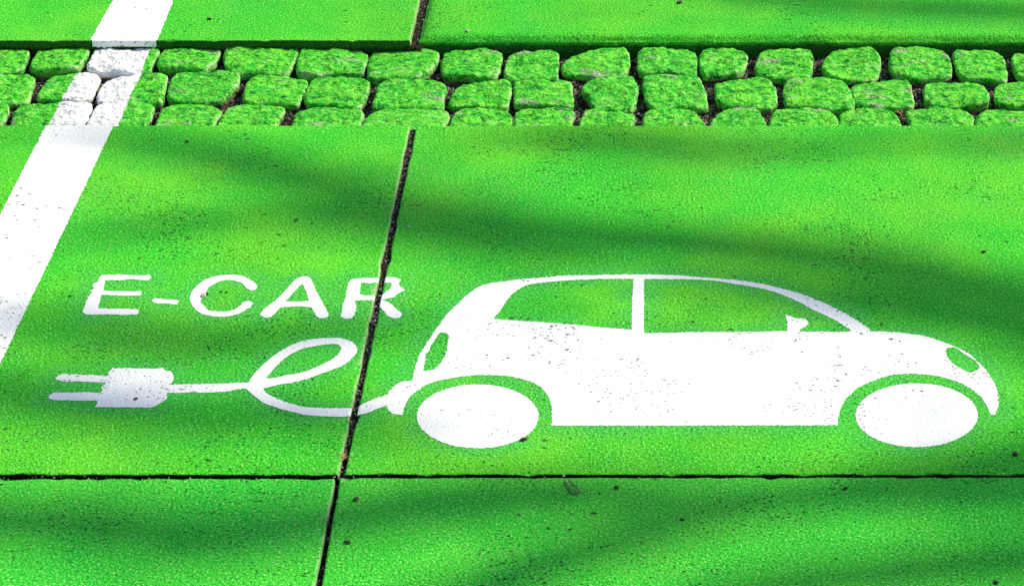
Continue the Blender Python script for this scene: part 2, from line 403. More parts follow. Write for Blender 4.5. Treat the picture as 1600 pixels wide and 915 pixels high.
car = empty('car_symbol', at(1090, 600))
tag(car, 'white painted silhouette of a small hatchback car on the green slab', 'painted symbol')
outer = T5((125,558),(90,560),(60,570),(35,590),(20,610),(20,625),(2,640),(2,668),(15,672),(20,690),(45,705),(85,710),(90,680),(100,655),(120,625),(150,600),(190,575),(230,560),(290,547),(350,538),(420,532),(480,532),(540,535),(600,545),(650,560),(690,578),(720,605),(740,640),(748,670),(750,700),(750,757),(1000,757),(1300,757)) \
  + T6((655,755),(658,720),(665,690),(675,665),(690,640),(715,615),(740,592),(770,575),(800,562),(840,548),(880,535),(930,528),(980,526),(1030,528),(1080,533),(1130,543),(1180,558),(1220,575),(1260,600),(1290,625),(1310,650),(1325,675),(1335,700),(1342,712),(1355,708),(1365,690),(1372,665),(1372,640),(1368,610),(1360,580),(1345,550),(1325,520),(1305,497),(1285,478),(1260,453),(1235,433),(1205,416),(1170,402),(1150,393),(1120,382),(1080,368),(1030,355),(980,348),(930,342),(870,338),(800,336),(795,325),(775,310),(745,290),(720,275),(690,258),(650,237),(600,213),(550,192),(500,172),(450,157),(400,145),(350,132),(300,122),(250,114),(200,108),(150,103),(100,99),(50,95),(0,92)) \
  + T5((1300,86),(1200,83),(1100,83),(1000,84),(900,85),(800,88),(740,94),(690,98),(640,102),(600,104),(550,112),(500,118),(460,126),(420,140),(390,160),(360,185),(330,213),(300,242),(270,275),(245,310),(220,345),(195,385),(175,415),(160,440),(145,480),(135,520))
rearw = T5((490,280),(510,255),(530,228),(555,190),(580,165),(610,145),(640,130),(680,122),(740,116),(800,111),(870,107),(950,104),(1040,102),(1115,103),(1112,150),(1110,220),(1108,290),(1106,330),(1050,325),(980,320),(900,312),(820,304),(700,295),(600,290))
frontw = [(1006.3,436),(1050,436.3)] + T6((0,105),(100,111),(200,126),(300,142),(380,163),(430,183),(490,210),(540,238),(600,265),(650,290),(690,315),(718,335),(650,340),(600,338),(520,338),(485,338),(485,330),(505,320),(520,305),(518,290),(500,280),(470,278),(440,268),(420,262),(425,280),(430,300),(430,335),(300,338),(150,340),(0,340)) + [(1050,520),(1006,520.6)]
tail = T5((250,340),(275,345),(290,360),(285,385),(282,410),(278,435),(265,460),(245,485),(225,505),(195,512),(175,515),(180,490),(185,460),(185,440),(200,425),(210,400),(225,375),(240,355))
head = T6((1140,415),(1160,407),(1185,412),(1210,430),(1250,455),(1280,480),(1288,495),(1275,512),(1245,522),(1215,508),(1180,488),(1155,465),(1140,440))
paint('car_body', ground(outer, .0017), [ground(rearw, .0014), ground(frontw, .0014), ground(tail, .0016), ground(head, .0012)], BOTH, .0004, car)
for cx, cy, rx, ry in ((746.5, 650.3, 95, 49.8), (1432.3, 648.6, 95.3, 49.8)):
    paint('wheel', ground([(cx+rx*math.cos(a*math.pi/24), cy+ry*math.sin(a*math.pi/24)) for a in range(48)], .0011), [], ('MR',), .0004, car)

# parking line, near piece on the middle slab and far piece on the raised slab
lN, rN = line_xy(at(73, 193), at(0, 337)), line_xy(at(178, 195), at(0, 569.5))
def strip(l, r, y0, y1): return [V2(l[0]+l[1]*y1, y1), V2(r[0]+r[1]*y1, y1), V2(r[0]+r[1]*y0, y0), V2(l[0]+l[1]*y0, y0)]
tag(paint('parking_line', ragged(smooth_outline(strip(lN, rN, YB+.0005, YT+.02)), .0022), [], ('ML',), .0004, None),
    'broad white parking line painted down the slab beside the word E-CAR', 'painted line')
lF, rF = line_xy(at(177, 0), at(140, 66)), line_xy(at(271.7, 0), at(245, 65))
fx0, fx1 = lF[0]+lF[1]*YUL+.003, rF[0]+rF[1]*YUL-.002
fv = []; ff = []
for i in range(61):
    x = fx0+(fx1-fx0)*i/60
    fv += [(x, YUL+.0022, round_z(.0022, .003)+.0007), (x, YUL-.0004, -.0012), (x, YUL-.0012, -.004), (x, YUL-.0014, -.011-.005*abs(noise.noise(Vector((x*90, 0, 0)))))]
ff = [(4*i+k, 4*i+k+1, 4*i+k+5, 4*i+k+4) for i in range(60) for k in range(3)]
tag(paint('parking_line', ragged(smooth_outline(strip(lF, rF, YUL+.0022, YUL+1.9)), .0022), [], ('UL',), .0004, None, None, (fv, ff)),
    'short end of white parking line on the raised slab beyond the cobblestones', 'painted line')

tree_kd = kdtree.KDTree(len(marks))
for i, p in enumerate(marks): tree_kd.insert((p.x, p.y, 0), i)
tree_kd.balance()

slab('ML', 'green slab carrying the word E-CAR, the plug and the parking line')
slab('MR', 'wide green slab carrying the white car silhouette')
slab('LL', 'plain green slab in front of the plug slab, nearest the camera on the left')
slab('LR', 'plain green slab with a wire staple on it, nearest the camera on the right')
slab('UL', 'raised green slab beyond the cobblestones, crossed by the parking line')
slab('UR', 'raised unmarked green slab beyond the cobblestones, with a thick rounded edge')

# ---- soil under everything and the far ground ----------------------------
def sheet(name, x0, x1, y0, y1, z, m, n=1, amp=0.):
    nx = max(1, int((x1-x0)*n)); ny = max(1, int((y1-y0)*n)); v = []; f = []
    for j in range(ny+1):
        for i in range(nx+1):
            x, y = x0+(x1-x0)*i/nx, y0+(y1-y0)*j/ny
            v.append((x, y, z+amp*(noise.noise(Vector((x*45, y*45, 0)))+.6*noise.noise(Vector((x*130, y*130, 4))))))
    for j in range(ny):
        for i in range(nx): a = j*(nx+1)+i; f.append((a, a+1, a+nx+2, a+nx+1))
    return tag(link(name, v, f, m, smooth=True), kind='structure')
sheet('ground', -400, 400, -400, 400, -.08, M_ASPH, .02)
XL, XR = -2.4, 2.3
sheet('soil', XL, XR, YT-.03, max(YUL, YUR)+.03, -.043, M_SOIL, 110, .004)
def soil_strip(a, b, hw, z):
    d = (b-a); L = d.length; d.normalize(); n = Vector((-d.y, d.x)); k = int(L/.006); v = []; f = []
    for i in range(k+1):
        p = a+d*(L*i/k)
        for j in range(5):
            q = p+n*(hw*(j-2)/2); v.append((q.x, q.y, z+.003*noise.noise(Vector((q.x*60, q.y*60, 1)))+.0015*noise.noise(Vector((q.x*200, q.y*200, 7)))))
    for i in range(k):
        for j in range(4): c = i*5+j; f.append((c, c+1, c+6, c+5))
    tag(link('soil', v, f, M_SOIL, smooth=True), kind='structure')
JM = [((jl0+jr0)/2, (V2(xat(jl0, jl1, YB), YB)+V2(xat(jr0, jr1, YB), YB))/2)]
JN = [((kl0+kr0)/2, V2((xat(kl0, kl1, YL-1.2)+xat(kr0, kr1, YL-1.2))/2, YL-1.2))]
JU = [((ul1+ur1)/2, V2((xat(ul0, ul1, YUL+1.5)+xat(ur0, ur1, YUL+1.5))/2, YUL+1.5))]
JH = [(V2(XL, (YB+YL)/2), V2(XR, (YB+YL)/2))]
soil_strip(*JM[0], .020, -.0085); soil_strip(*JN[0], .016, -.015); soil_strip(*JU[0], .018, -.014); soil_strip(*JH[0], .016, -.014)

# ---- cobblestones ---------------------------------------------------------
A, B, C, D, E_, F_ = 0, 260, 520, 780, 1050, 1320
SETTS = {
 'far': [
 (A, [(-80,130),(60,118),(130,140),(255,155),(250,190),(215,280),(180,335),(60,350),(0,360),(-80,365),(-160,350),(-180,240),(-150,150)]),
 (A, [(370,135),(540,112),(700,108),(800,115),(790,165),(750,240),(700,310),(560,325),(400,330),(290,320),(275,290),(300,220),(330,160)]),
 (A, [(860,105),(960,100),(1120,108),(1360,100),(1430,108),(1410,170),(1340,310),(1300,325),(1180,350),(1020,345),(900,335),(800,310),(780,295),(830,200)]),
 (B, [(-40,180),(0,120),(80,100),(250,97),(420,100),(470,120),(490,150),(450,220),(390,290),(330,325),(200,310),(100,300),(-30,310),(-75,290),(-60,230)]),
 (B, [(540,130),(700,120),(820,120),(900,130),(1000,108),(1160,115),(1180,150),(1150,230),(1110,310),(1080,345),(960,355),(800,340),(680,355),(620,360),(560,330),(530,300),(525,220)]),
 (B, [(1250,125),(1310,105),(1450,100),(1590,110),(1690,140),(1785,155),(1790,200),(1765,280),(1745,350),(1600,345),(1450,350),(1330,375),(1200,365),(1160,340),(1180,230),(1210,160)]),
 (C, [(370,118),(540,110),(700,115),(860,125),(935,150),(945,190),(920,250),(860,320),(790,365),(700,390),(560,380),(440,380),(350,390),(310,370),(320,290),(330,200)]),
 (C, [(1000,160),(1060,135),(1200,135),(1350,115),(1420,118),(1510,155),(1510,190),(1490,260),(1470,360),(1420,390),(1300,385),(1150,370),(1000,365),(975,330),(970,280),(990,210)]),
 (D, [(100,175),(150,150),(300,140),(430,120),(490,125),(530,155),(520,200),(530,280),(510,340),(530,370),(440,385),(300,400),(150,410),(70,410),(50,370),(60,280),(75,210)]),
 (D, [(650,180),(780,150),(900,130),(1000,108),(1080,105),(1130,130),(1160,200),(1155,290),(1130,350),(1080,370),(980,385),(880,390),(780,365),(680,345),(600,350),(560,300),(570,250)]),
 (D, [(1250,130),(1420,122),(1560,112),(1650,120),(1735,145),(1765,220),(1765,340),(1730,352),(1600,345),(1400,350),(1270,345),(1245,310),(1240,220)]),
 (E_, [(250,150),(320,125),(450,112),(580,118),(650,135),(670,200),(650,290),(610,345),(500,350),(380,360),(290,370),(255,330),(245,240)]),
 (E_, [(800,155),(920,145),(1080,138),(1200,145),(1250,190),(1250,290),(1235,370),(1100,380),(950,385),(830,370),(760,350),(740,280),(755,210)]),
 (E_, [(1400,190),(1440,160),(1560,128),(1650,102),(1780,105),(1830,150),(1862,230),(1850,320),(1820,380),(1700,390),(1560,400),(1440,385),(1370,350),(1340,300),(1360,240)]),
 (F_, [(420,140),(520,122),(650,122),(780,135),(900,160),(945,220),(955,300),(930,370),(820,380),(680,390),(560,380),(450,350),(400,300),(405,200)]),
 (F_, [(970,150),(1100,145),(1300,142),(1400,175),(1430,250),(1445,330),(1440,400),(1330,395),(1180,390),(1060,385),(1010,330),(975,240)]),
 (F_, [(1490,185),(1600,175),(1850,170),(1990,200),(2010,300),(1980,400),(1800,405),(1600,400),(1530,350),(1500,270)])],
 'middle': [
 (A, [(-220,380),(-100,362),(0,365),(150,355),(290,360),(310,385),(270,480),(255,580),(200,600),(60,605),(-150,605),(-300,600),(-280,480)]),
 (A, [(440,375),(540,345),(640,330),(700,322),(820,325),(880,365),(890,400),(850,440),(830,540),(760,585),(690,600),(600,590),(480,585),(360,580),(335,560),(360,500),(400,440)]),
 (A, [(940,410),(1030,375),(1150,345),(1280,340),(1400,335),(1480,345),(1490,390),(1470,470),(1460,560),(1440,605),(1380,610),(1200,600),(1000,600),(900,605),(865,580),(890,500)]),
 (B, [(60,370),(120,340),(250,345),(400,340),(530,335),(640,365),(650,400),(620,460),(540,530),(500,570),(400,590),(300,600),(180,590),(60,575),(15,560),(20,480),(40,410)]),
 (B, [(740,400),(800,370),(900,362),(1060,370),(1200,395),(1260,410),(1240,470),(1200,560),(1170,620),(1060,610),(900,610),(760,615),(690,595),(690,540),(715,460)]),
 (B, [(1300,390),(1400,372),(1550,372),(1640,380),(1710,385),(1795,410),(1810,450),(1780,540),(1740,625),(1690,655),(1560,645),(1430,635),(1300,620),(1230,600),(1240,520),(1275,450)]),
 (C, [(430,420),(540,385),(650,395),(800,415),(950,420),(1000,440),(1010,470),(980,540),(985,620),(960,645),(830,655),(650,655),(450,655),(370,660),(360,630),(390,540),(400,460)]),
 (C, [(1130,460),(1220,430),(1320,425),(1420,440),(1510,420),(1580,430),(1590,490),(1575,570),(1560,640),(1480,650),(1320,635),(1150,630),(1060,630),(1035,600),(1060,540)]),
 (D, [(160,410),(300,400),(450,405),(560,400),(630,405),(650,440),(645,520),(660,590),(640,640),(520,640),(380,625),(250,620),(150,625),(130,600),(150,520),(130,460)]),
 (D, [(770,430),(850,400),(960,385),(1080,370),(1160,365),(1210,410),(1240,480),(1220,550),(1210,620),(1180,665),(1100,675),(1000,670),(900,665),(840,640),(800,560),(760,510),(730,480)]),
 (D, [(1290,400),(1340,372),(1450,375),(1600,370),(1700,365),(1765,375),(1805,420),(1833,490),(1853,580),(1850,645),(1740,645),(1560,635),(1430,660),(1360,650),(1320,590),(1290,500)]),
 (E_, [(430,430),(560,410),(700,395),(830,395),(890,430),(930,500),(940,580),(910,630),(800,645),(700,640),(560,640),(450,620),(400,580),(390,510),(385,460)]),
 (E_, [(1010,420),(1060,390),(1200,380),(1350,385),(1480,410),(1560,460),(1590,540),(1633,630),(1580,665),(1450,665),(1300,650),(1150,640),(1040,630),(1010,590),(1000,500)]),
 (F_, [(70,460),(180,430),(320,420),(430,400),(540,395),(580,430),(600,520),(615,600),(590,635),(480,650),(350,645),(200,645),(110,630),(80,560),(50,490)]),
 (F_, [(710,430),(820,415),(950,430),(1100,435),(1230,440),(1260,500),(1285,580),(1270,615),(1130,630),(950,635),(800,630),(720,595),(710,510)]),
 (F_, [(1370,450),(1480,435),(1620,440),(1850,440),(1900,560),(1850,650),(1600,640),(1420,620),(1360,590),(1335,540),(1340,490)])],
 'near': [
 (A, [(-250,625),(-100,615),(30,610),(75,625),(80,665),(50,730),(30,770),(0,880),(-330,880),(-300,760)]),
 (A, [(190,615),(400,615),(700,615),(820,620),(810,650),(790,720),(740,775),(700,880),(70,880),(100,770),(130,690),(160,640)]),
 (A, [(880,640),(1000,612),(1150,602),(1300,608),(1370,620),(1370,660),(1340,720),(1310,780),(1270,880),(740,880),(800,770),(840,690)]),
 (B, [(0,625),(100,605),(220,610),(350,625),(450,655),(490,680),(480,720),(440,770),(400,880),(-110,880),(-80,770),(-60,720),(-40,660)]),
 (B, [(560,660),(640,620),(750,615),(900,620),(1030,630),(1050,645),(1030,710),(990,770),(960,880),(450,880),(490,760),(520,700)]),
 (B, [(1200,665),(1330,650),(1510,655),(1640,660),(1740,685),(1755,715),(1735,770),(1700,880),(1110,880),(1140,790),(1150,710)]),
 (C, [(400,690),(500,665),(650,660),(850,662),(1000,662),(1040,690),(1030,740),(995,790),(970,880),(240,880),(290,780),(340,720)]),
 (C, [(1120,690),(1200,655),(1350,645),(1500,655),(1570,680),(1600,740),(1610,800),(1590,880),(1030,880),(1060,780),(1080,720)]),
 (D, [(160,680),(280,655),(400,650),(500,650),(530,670),(640,665),(665,690),(660,740),(640,790),(640,880),(130,880),(130,780),(150,720)]),
 (D, [(750,690),(850,672),(1000,682),(1150,685),(1210,695),(1210,740),(1180,790),(1170,880),(710,880),(725,780)]),
 (D, [(1290,720),(1320,685),(1440,668),(1560,655),(1640,655),(1730,680),(1780,730),(1830,790),(1840,880),(1290,880)]),
 (E_, [(400,700),(480,660),(600,648),(720,650),(770,680),(800,740),(840,800),(830,880),(330,880),(350,780),(390,740)]),
 (E_, [(900,690),(960,660),(1150,655),(1300,660),(1420,685),(1470,740),(1480,800),(1470,880),(860,880),(880,790)]),
 (F_, [(-40,690),(0,680),(150,660),(280,665),(400,690),(460,740),(500,800),(500,880),(-70,880),(-50,800)]),
 (F_, [(550,670),(700,665),(900,668),(1080,680),(1130,710),(1145,770),(1140,880),(600,880),(590,780),(560,720)]),
 (F_, [(1190,700),(1280,675),(1450,680),(1620,690),(1850,690),(1900,880),(1170,880),(1170,780)])]}
ORD = 'leftmost second third fourth fifth sixth seventh eighth ninth tenth eleventh twelfth thirteenth fourteenth fifteenth sixteenth seventeenth'.split()
ROWTXT = {'far': 'far row under the step', 'middle': 'middle row', 'near': 'near row beside the slab edge'}
SPECIAL = {('far', 2): 'cobblestone wholly white with parking-line paint, in the far row',
 ('middle', 1): 'cobblestone half green and half white, left of the gap in the parking line, middle row',
 ('middle', 2): 'cobblestone white on its left and green on its right, middle row under the parking line',
 ('near', 1): 'cobblestone green on its left and white on its right, near row under the parking line',
 ('near', 2): 'cobblestone with a white left half and green right half, near row under the parking line',
 ('far', 6): 'smooth flat-topped green cobblestone in the far row, near the joint of the raised slabs',
 ('near', 6): 'long smooth green cobblestone in the near row, behind the joint of the two marked slabs',
 ('far', 9): 'green cobblestone with a slanting, humped far edge, tenth from the left in the far row',
 ('middle', 9): 'green cobblestone tapering towards the viewer, tenth from the left in the middle row',
 ('near', 12): 'green cobblestone with a long bare pinkish patch, thirteenth from the left in the near row',
 ('far', 14): 'green cobblestone with a small white paint chip on it, in the far row'}
sett_shapes = []
def chaikin(p):
    out = []
    n = len(p)
    for i in range(n):
        a, b = p[i], p[(i+1) % n]; out += [a*.75+b*.25, a*.25+b*.75]
    return out
def cobble(poly, seed, smooth=False, tilt=(0, 0)):
    SEG, RINGS = 110, 30
    P = chaikin(poly); n = len(P)
    cen = sum(P, Vector((0, 0)))/n
    # resample by arc length
    L = [0]
    for i in range(n): L.append(L[-1]+(P[(i+1) % n]-P[i]).length)
    ring = []; j = 0
    for k in range(SEG):
        s = L[-1]*k/SEG
        while L[j+1] < s: j += 1
        t = (s-L[j])/max(1e-9, L[j+1]-L[j]); ring.append(P[j].lerp(P[(j+1) % n], t))
    ring = [cen+Vector(((p.x-cen.x)*1.035, (p.y-cen.y)*1.018)) for p in ring]
    verts = []; faces = []
    rad = [min(1, (i/RINGS)**.75) for i in range(1, RINGS+1)]
    amp = .35 if smooth else 1.
    def height(p, q):
        u = Vector((p.x, p.y, seed*3.7))
        h = ZS + .0014*(1-q**3) + tilt[0]*(p.x-cen.x)+tilt[1]*(p.y-cen.y)
        e = max(0, q-.91)/.09
        h -= .0034*(e**2.2)
        h += amp*(.0034*noise.noise(u*26)-.0046*abs(noise.noise(u*44+Vector((3,1,0))))+.0016+.0020*noise.noise(u*85)+.0013*noise.noise(u*190)+.0007*noise.noise(u*420))
        return h
    verts.append((cen.x, cen.y, height(cen, 0)))
    for q in rad:
        for k in range(SEG):
            p = cen.lerp(ring[k], q)
            u = Vector((p.x*70, p.y*70, seed))
            o = (ring[k]-cen).normalized()*(noise.noise(u)*.0022*q*q*(1.3-amp*.3))
            p2 = p+o; verts.append((p2.x, p2.y, height(p2, q)))
    for dz, ins in ((-.004, -.0002), (-.009, .0006), (-.016, .002), (-.03, .004), (-.05, .006)):
        for k in range(SEG):
            b = verts[1+(RINGS-1)*SEG+k]; o = (Vector((b[0], b[1]))-cen).normalized()
            u = Vector((b[0]*60, b[1]*60, dz*150+seed)); j2 = noise.noise(u)*.0022+noise.noise(u*2.3)*.001
            verts.append((b[0]-o.x*(ins+j2), b[1]-o.y*(ins+j2), b[2]+dz))
    NR = RINGS+5
    for k in range(SEG): faces.append((0, 1+k, 1+(k+1) % SEG))
    for r in range(NR-1):
        for k in range(SEG):
            a = 1+r*SEG+k; b = 1+r*SEG+(k+1) % SEG; faces.append((a, a+SEG, b+SEG, b))
    verts = [Vector(v)-Vector((cen.x, cen.y, ZS)) for v in verts]
    o = link('cobblestone', verts, faces, M_SETT, smooth=True)
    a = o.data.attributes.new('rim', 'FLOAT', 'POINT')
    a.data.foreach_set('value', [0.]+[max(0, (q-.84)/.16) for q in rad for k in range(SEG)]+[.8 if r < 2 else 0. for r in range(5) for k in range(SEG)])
    o.location = (cen.x, cen.y, ZS)
    sett_shapes.append([p for p in ring])
    return o
sd_ = 1
for row in ('far', 'middle', 'near'):
    for i, (ox, pts) in enumerate(SETTS[row]):
        poly = [at(ox+x/5.714, 55+y/5.714, ZS-.002).to_2d() for x, y in pts]
        rnd = random.Random(sd_*11)
        o = cobble(poly, sd_, (row, i) in (('far', 6), ('near', 6)), (rnd.uniform(-.05, .05), rnd.uniform(-.05, .03)))
        n = len(SETTS[row])
        pos = ORD[i]+' from the left' if i else 'leftmost'
        lab = SPECIAL.get((row, i)) or ('rough green cobblestone, ' + ('rightmost' if i == n-1 else pos) + ' in the ' + ROWTXT[row])
        if (row, i) == ('far', 1): o.color = (0, 0, 0, 1)
        if row == 'far' and i < 6: o.location.z += .003
        tag(o, lab, 'cobblestone', 'cobblestones in three rows between the slabs'); sd_ += 1
# the rows run on past the photograph on both sides
for row, y0, y1 in (('far', 75, 115), ('middle', 120, 160), ('near', 166, 209)):
    for sgn, start, cnt in ((-1, {'far': -38, 'middle': -60, 'near': -65}[row], 14), (1, {'far': 1682, 'middle': 1664, 'near': 1664}[row], 13)):
        u = start
        for k in range(cnt):
            wd = random.uniform(92, 118); a, b = (u-wd, u) if sgn < 0 else (u, u+wd); u += sgn*(wd+9)
            q = [(a+6, y0+2), ((a+b)/2, y0-1), (b-6, y0+2), (b, (y0+y1)/2), (b-4, y1-2), ((a+b)/2, y1+1), (a+5, y1-2), (a-1, (y0+y1)/2)]
            o = cobble([at(x, y, ZS-.002).to_2d() for x, y in q], sd_); sd_ += 1
            tag(o, 'rough green painted cobblestone farther along the three rows', 'cobblestone', 'cobblestones in three rows between the slabs')

# ---- crumbs and small plants in the joints ---------------------------------
TINTS = [(.42, .34, .25), (.30, .20, .13), (.55, .47, .40), (.16, .10, .05), (.20, .19, .05), (.62, .52, .46), (.08, .05, .03), (.33, .26, .10), (.12, .16, .03)]
cv, cf, ct = [], [], []
def crumb(x, y, z, s, rnd):
    b = len(cv); n = rnd.choice((5, 6)); t = rnd.choice(TINTS); sh = rnd.choice((.35, .5, .7, 1)); t = tuple(x*sh for x in t); a0 = rnd.uniform(0, 6.3)
    el = rnd.uniform(.5, 1); hh = s*rnd.uniform(.3, .8)
    for k in range(n):
        a = a0+6.283*k/n; r = s*rnd.uniform(.7, 1.1)
        px, py = r*math.cos(a), r*el*math.sin(a)
        cv.append((x+px, y+py, z-s*.2)); 
    cv.append((x+rnd.uniform(-.3, .3)*s, y+rnd.uniform(-.3, .3)*s, z+hh))
    for k in range(n): cf.append((b+k, b+(k+1) % n, b+n))
    ct.extend([(*t, 1)]*(n+1))
rnd = random.Random(5)
import bisect
boxes = [(min(p.x for p in s), max(p.x for p in s), min(p.y for p in s), max(p.y for p in s)) for s in sett_shapes]
ysoil = lambda x, y: -.043+.004*(noise.noise(Vector((x*45, y*45, 0)))+.6*noise.noise(Vector((x*130, y*130, 4))))
got = 0
for _ in range(60000):
    if got > 6500: break
    x = rnd.uniform(at(-40, 130).x, at(1640, 130).x); y = rnd.uniform(YT, max(YUL, YUR))
    if any(bx[0] < x < bx[1] and bx[2] < y < bx[3] and inside((x, y), s) for bx, s in zip(boxes, sett_shapes)): continue
    dens = .5+.5*noise.noise(Vector((x*25, y*25, 9)))
    if rnd.random() > dens+.25: continue
    crumb(x, y, ysoil(x, y)+.002+max(0, noise.noise(Vector((x*18, y*18, 2))))*.010, rnd.uniform(.0010, .0034), rnd); got += 1
for (a, b), hw, z, n in ((JM[0], .006, -.0065, 600), (JN[0], .004, -.012, 220), (JU[0], .005, -.011, 160), (JH[0], .0045, -.0065, 1500)):
    for _ in range(n):
        p = a.lerp(b, rnd.random()); d = (b-a).normalized(); q = p+Vector((-d.y, d.x))*rnd.uniform(-hw, hw)
        crumb(q.x, q.y, z+rnd.uniform(-.003, .004), rnd.uniform(.0008, .0024), rnd)
o = link('debris', cv, cf, M_CRUMB)
at_ = o.data.color_attributes.new('tint', 'FLOAT_COLOR', 'POINT'); at_.data.foreach_set('color', [c for t in ct for c in t])
tag(o, 'brown and tan crumbs of soil and grit in the joints', 'debris', kind='stuff')

def tuft(px, py, z, n, ln, mat, label, spread=1., seed=0, cat='weed'):
    rr = random.Random(seed); c = at(px, py, z); v = []; f = []
    for _ in range(n):
        a = rr.uniform(0, 6.283); L = ln*rr.uniform(.5, 1.1); wd = ln*rr.uniform(.035, .07); lean = rr.uniform(.35, 1.1)*spread
        base = Vector((rr.uniform(-1, 1)*ln*.2, rr.uniform(-1, 1)*ln*.2, 0)); d = Vector((math.cos(a), math.sin(a), 0)); s = Vector((-d.y, d.x, 0))
        b = len(v); K = 5
        for k in range(K+1):
            t = k/K; p = base+d*(L*lean*t*t*.9+L*.15*t)+Vector((0, 0, L*(t-.55*t*t*lean)))
            ww = wd*(1-t*.92); v += [p-s*ww+Vector((0, 0, wd*.3)), p+s*ww]
        for k in range(K): f.append((b+2*k, b+2*k+1, b+2*k+3, b+2*k+2))
    o = link('weed_tuft', v, f, mat, smooth=True); o.location = c
    tag(o, label, cat); return o
tuft(540, 716, -.006, 26, .016, M_DRY, 'dry yellow plant tuft in the slab joint left of the rear wheel', 1.2, 3)
tuft(999, 147, -.034, 30, .018, M_WEED, 'green weed in the cobble joint right of the tapering cobblestone', .8, 5)
tuft(1413, 183, -.034, 12, .022, M_DRY, 'thin dry grass wisp in a near-row cobble joint, left of the longer grass', .8, 8)
tuft(1523, 172, -.032, 12, .024, M_WEED, 'grass wisp between the last two cobblestones of the near row', .7, 9)
tuft(118, 165, -.034, 14, .012, M_WEED, 'small moss tuft in the joint crossed by the white parking line', .9, 12)
tuft(1108, 178, -.034, 34, .016, M_WEED, 'bushy green weed in the near-row joint above the car roof', .9, 14)

# ---- loose bits lying on the paint ------------------------------------------
def tube(name, pts, r, mat, seg=8):
    v = []; f = []; n = len(pts)
    for i, p in enumerate(pts):
        d = (pts[min(n-1, i+1)]-pts[max(0, i-1)]).normalized(); s = d.cross(Vector((0, 0, 1)))
        s = s.normalized() if s.length > 1e-6 else Vector((1, 0, 0)); u = s.cross(d).normalized()
        for k in range(seg): a = 6.2832*k/seg; v.append(p+s*(math.cos(a)*r)+u*(math.sin(a)*r))
    for i in range(n-1):
        for k in range(seg): a = i*seg+k; b = i*seg+(k+1) % seg; f.append((a, b, b+seg, a+seg))
    f += [tuple(range(seg-1, -1, -1)), tuple((n-1)*seg+k for k in range(seg))]
    return link(name, v, f, mat, smooth=True)
px_ = [(882.3,750.6,.001),(885,755,.0012),(888,760,.0012),(891,766,.0012),(893.5,769.2,.0012),(896,770,.0012),(900,769.4,.0012),(904.5,767.9,.0013),(906.5,766.3,.0016),(905,764.3,.002),(900,760.2,.003),(895,756,.0035),(891.5,752.5,.0035),(888.5,749.6,.0035)]
tag(tube('wire_staple', [at(u, v, z*1.5) for u, v, z in px_], .0012, M_STEEL), 'bent grey wire staple lying on the near slab below the joint', 'wire staple')

def pebble(px, py, sx, sy, h, mat, name, label, cat, seed, z=0.0012):
    c = at(px, py, z); bm = bmesh.new(); bmesh.ops.create_icosphere(bm, subdivisions=3, radius=1)
    for v in bm.verts:
        k = 1+.35*noise.noise(v.co*1.7+Vector((seed*5, 0, 0)))+.15*noise.noise(v.co*4+Vector((seed, 3, 0)))
        v.co = Vector((v.co.x*sx*k, v.co.y*sy*k, max(-.15, v.co.z)*h*k))
    me = bpy.data.meshes.new(name); bm.to_mesh(me); bm.free(); me.materials.append(mat)
    me.polygons.foreach_set('use_smooth', [True]*len(me.polygons))
    o = bpy.data.objects.new(name, me); col.objects.link(o); o.location = c; o.rotation_euler.z = seed*1.3
    tag(o, label, cat)
pebble(318, 461, .0048, .0032, .003, M_PALE, 'pebble', 'brownish pebble lying on the white letter C', 'pebble', 1)
pebble(323.5, 459, .0022, .0020, .0022, M_STONE, 'pebble', 'dark crumb touching the brownish pebble on the letter C', 'pebble', 2)
pebble(212, 622.5, .0032, .0022, .0016, M_STONE, 'seed', 'black seed lying on the white plug', 'seed', 3)
pebble(346, 455, .0016, .0016, .0014, M_STONE, 'pebble', 'tiny black speck inside the letter C, left one of two', 'pebble', 4)
pebble(354, 456, .0018, .0016, .0014, M_STONE, 'pebble', 'tiny black speck inside the letter C, right one of two', 'pebble', 5)
pebble(730, 49, .0040, .0032, .003, M_PALE, 'pebble', 'pale pebble on the raised slab right of its joint', 'pebble', 6)
pebble(327, 30, .0042, .0032, .0026, M_STONE, 'pebble', 'dark pebble on the raised slab right of the parking line', 'pebble', 7)
pebble(1062, 4, .0065, .0048, .003, M_STONE, 'leaf_scrap', 'dark leaf scrap on the raised slab at the top edge', 'leaf', 8)
pebble(292, 221, .0026, .0026, .002, M_STONE, 'pebble', 'dark pebble near the far edge of the E-CAR slab', 'pebble', 9)
pebble(818, 686, .0052, .0030, .0024, M_STONE, 'leaf_scrap', 'brown scrap just below right of the rear wheel', 'leaf', 10)
pebble(1586, 709, .0048, .0032, .0022, M_STONE, 'pebble', 'black pebble right of and below the front wheel', 'pebble', 11)
pebble(1537, 393, .0034, .0024, .0022, M_STONE, 'pebble', 'dark pebble on the slab beyond the car bonnet', 'pebble', 12)
pebble(556, 915-136, .0046, .0030, .0016, M_STONE, 'pebble', 'dark chip near the corner of the near slab beside the joint', 'pebble', 13)
pebble(543, 846, .0046, .0030, .0018, M_STONE, 'pebble', 'grey-brown chip low on the near slab beside the joint', 'pebble', 14)
pebble(1321, 762, .0030, .0022, .0018, M_STONE, 'pebble', 'dark pebble on the near slab below the front wheel', 'pebble', 15)
pebble(963, 761, .0036, .0024, .0018, M_STONE, 'pebble', 'dark pebble on the near slab right of the wire staple', 'pebble', 16)
pebble(1066, 811, .0030, .0022, .0018, M_STONE, 'pebble', 'dark pebble in the sunny part of the near slab', 'pebble', 17)
pebble(639, 354, .0022, .0018, .0018, M_PALE, 'pebble', 'tiny pale pebble right of the joint above the word E-CAR', 'pebble', 18)
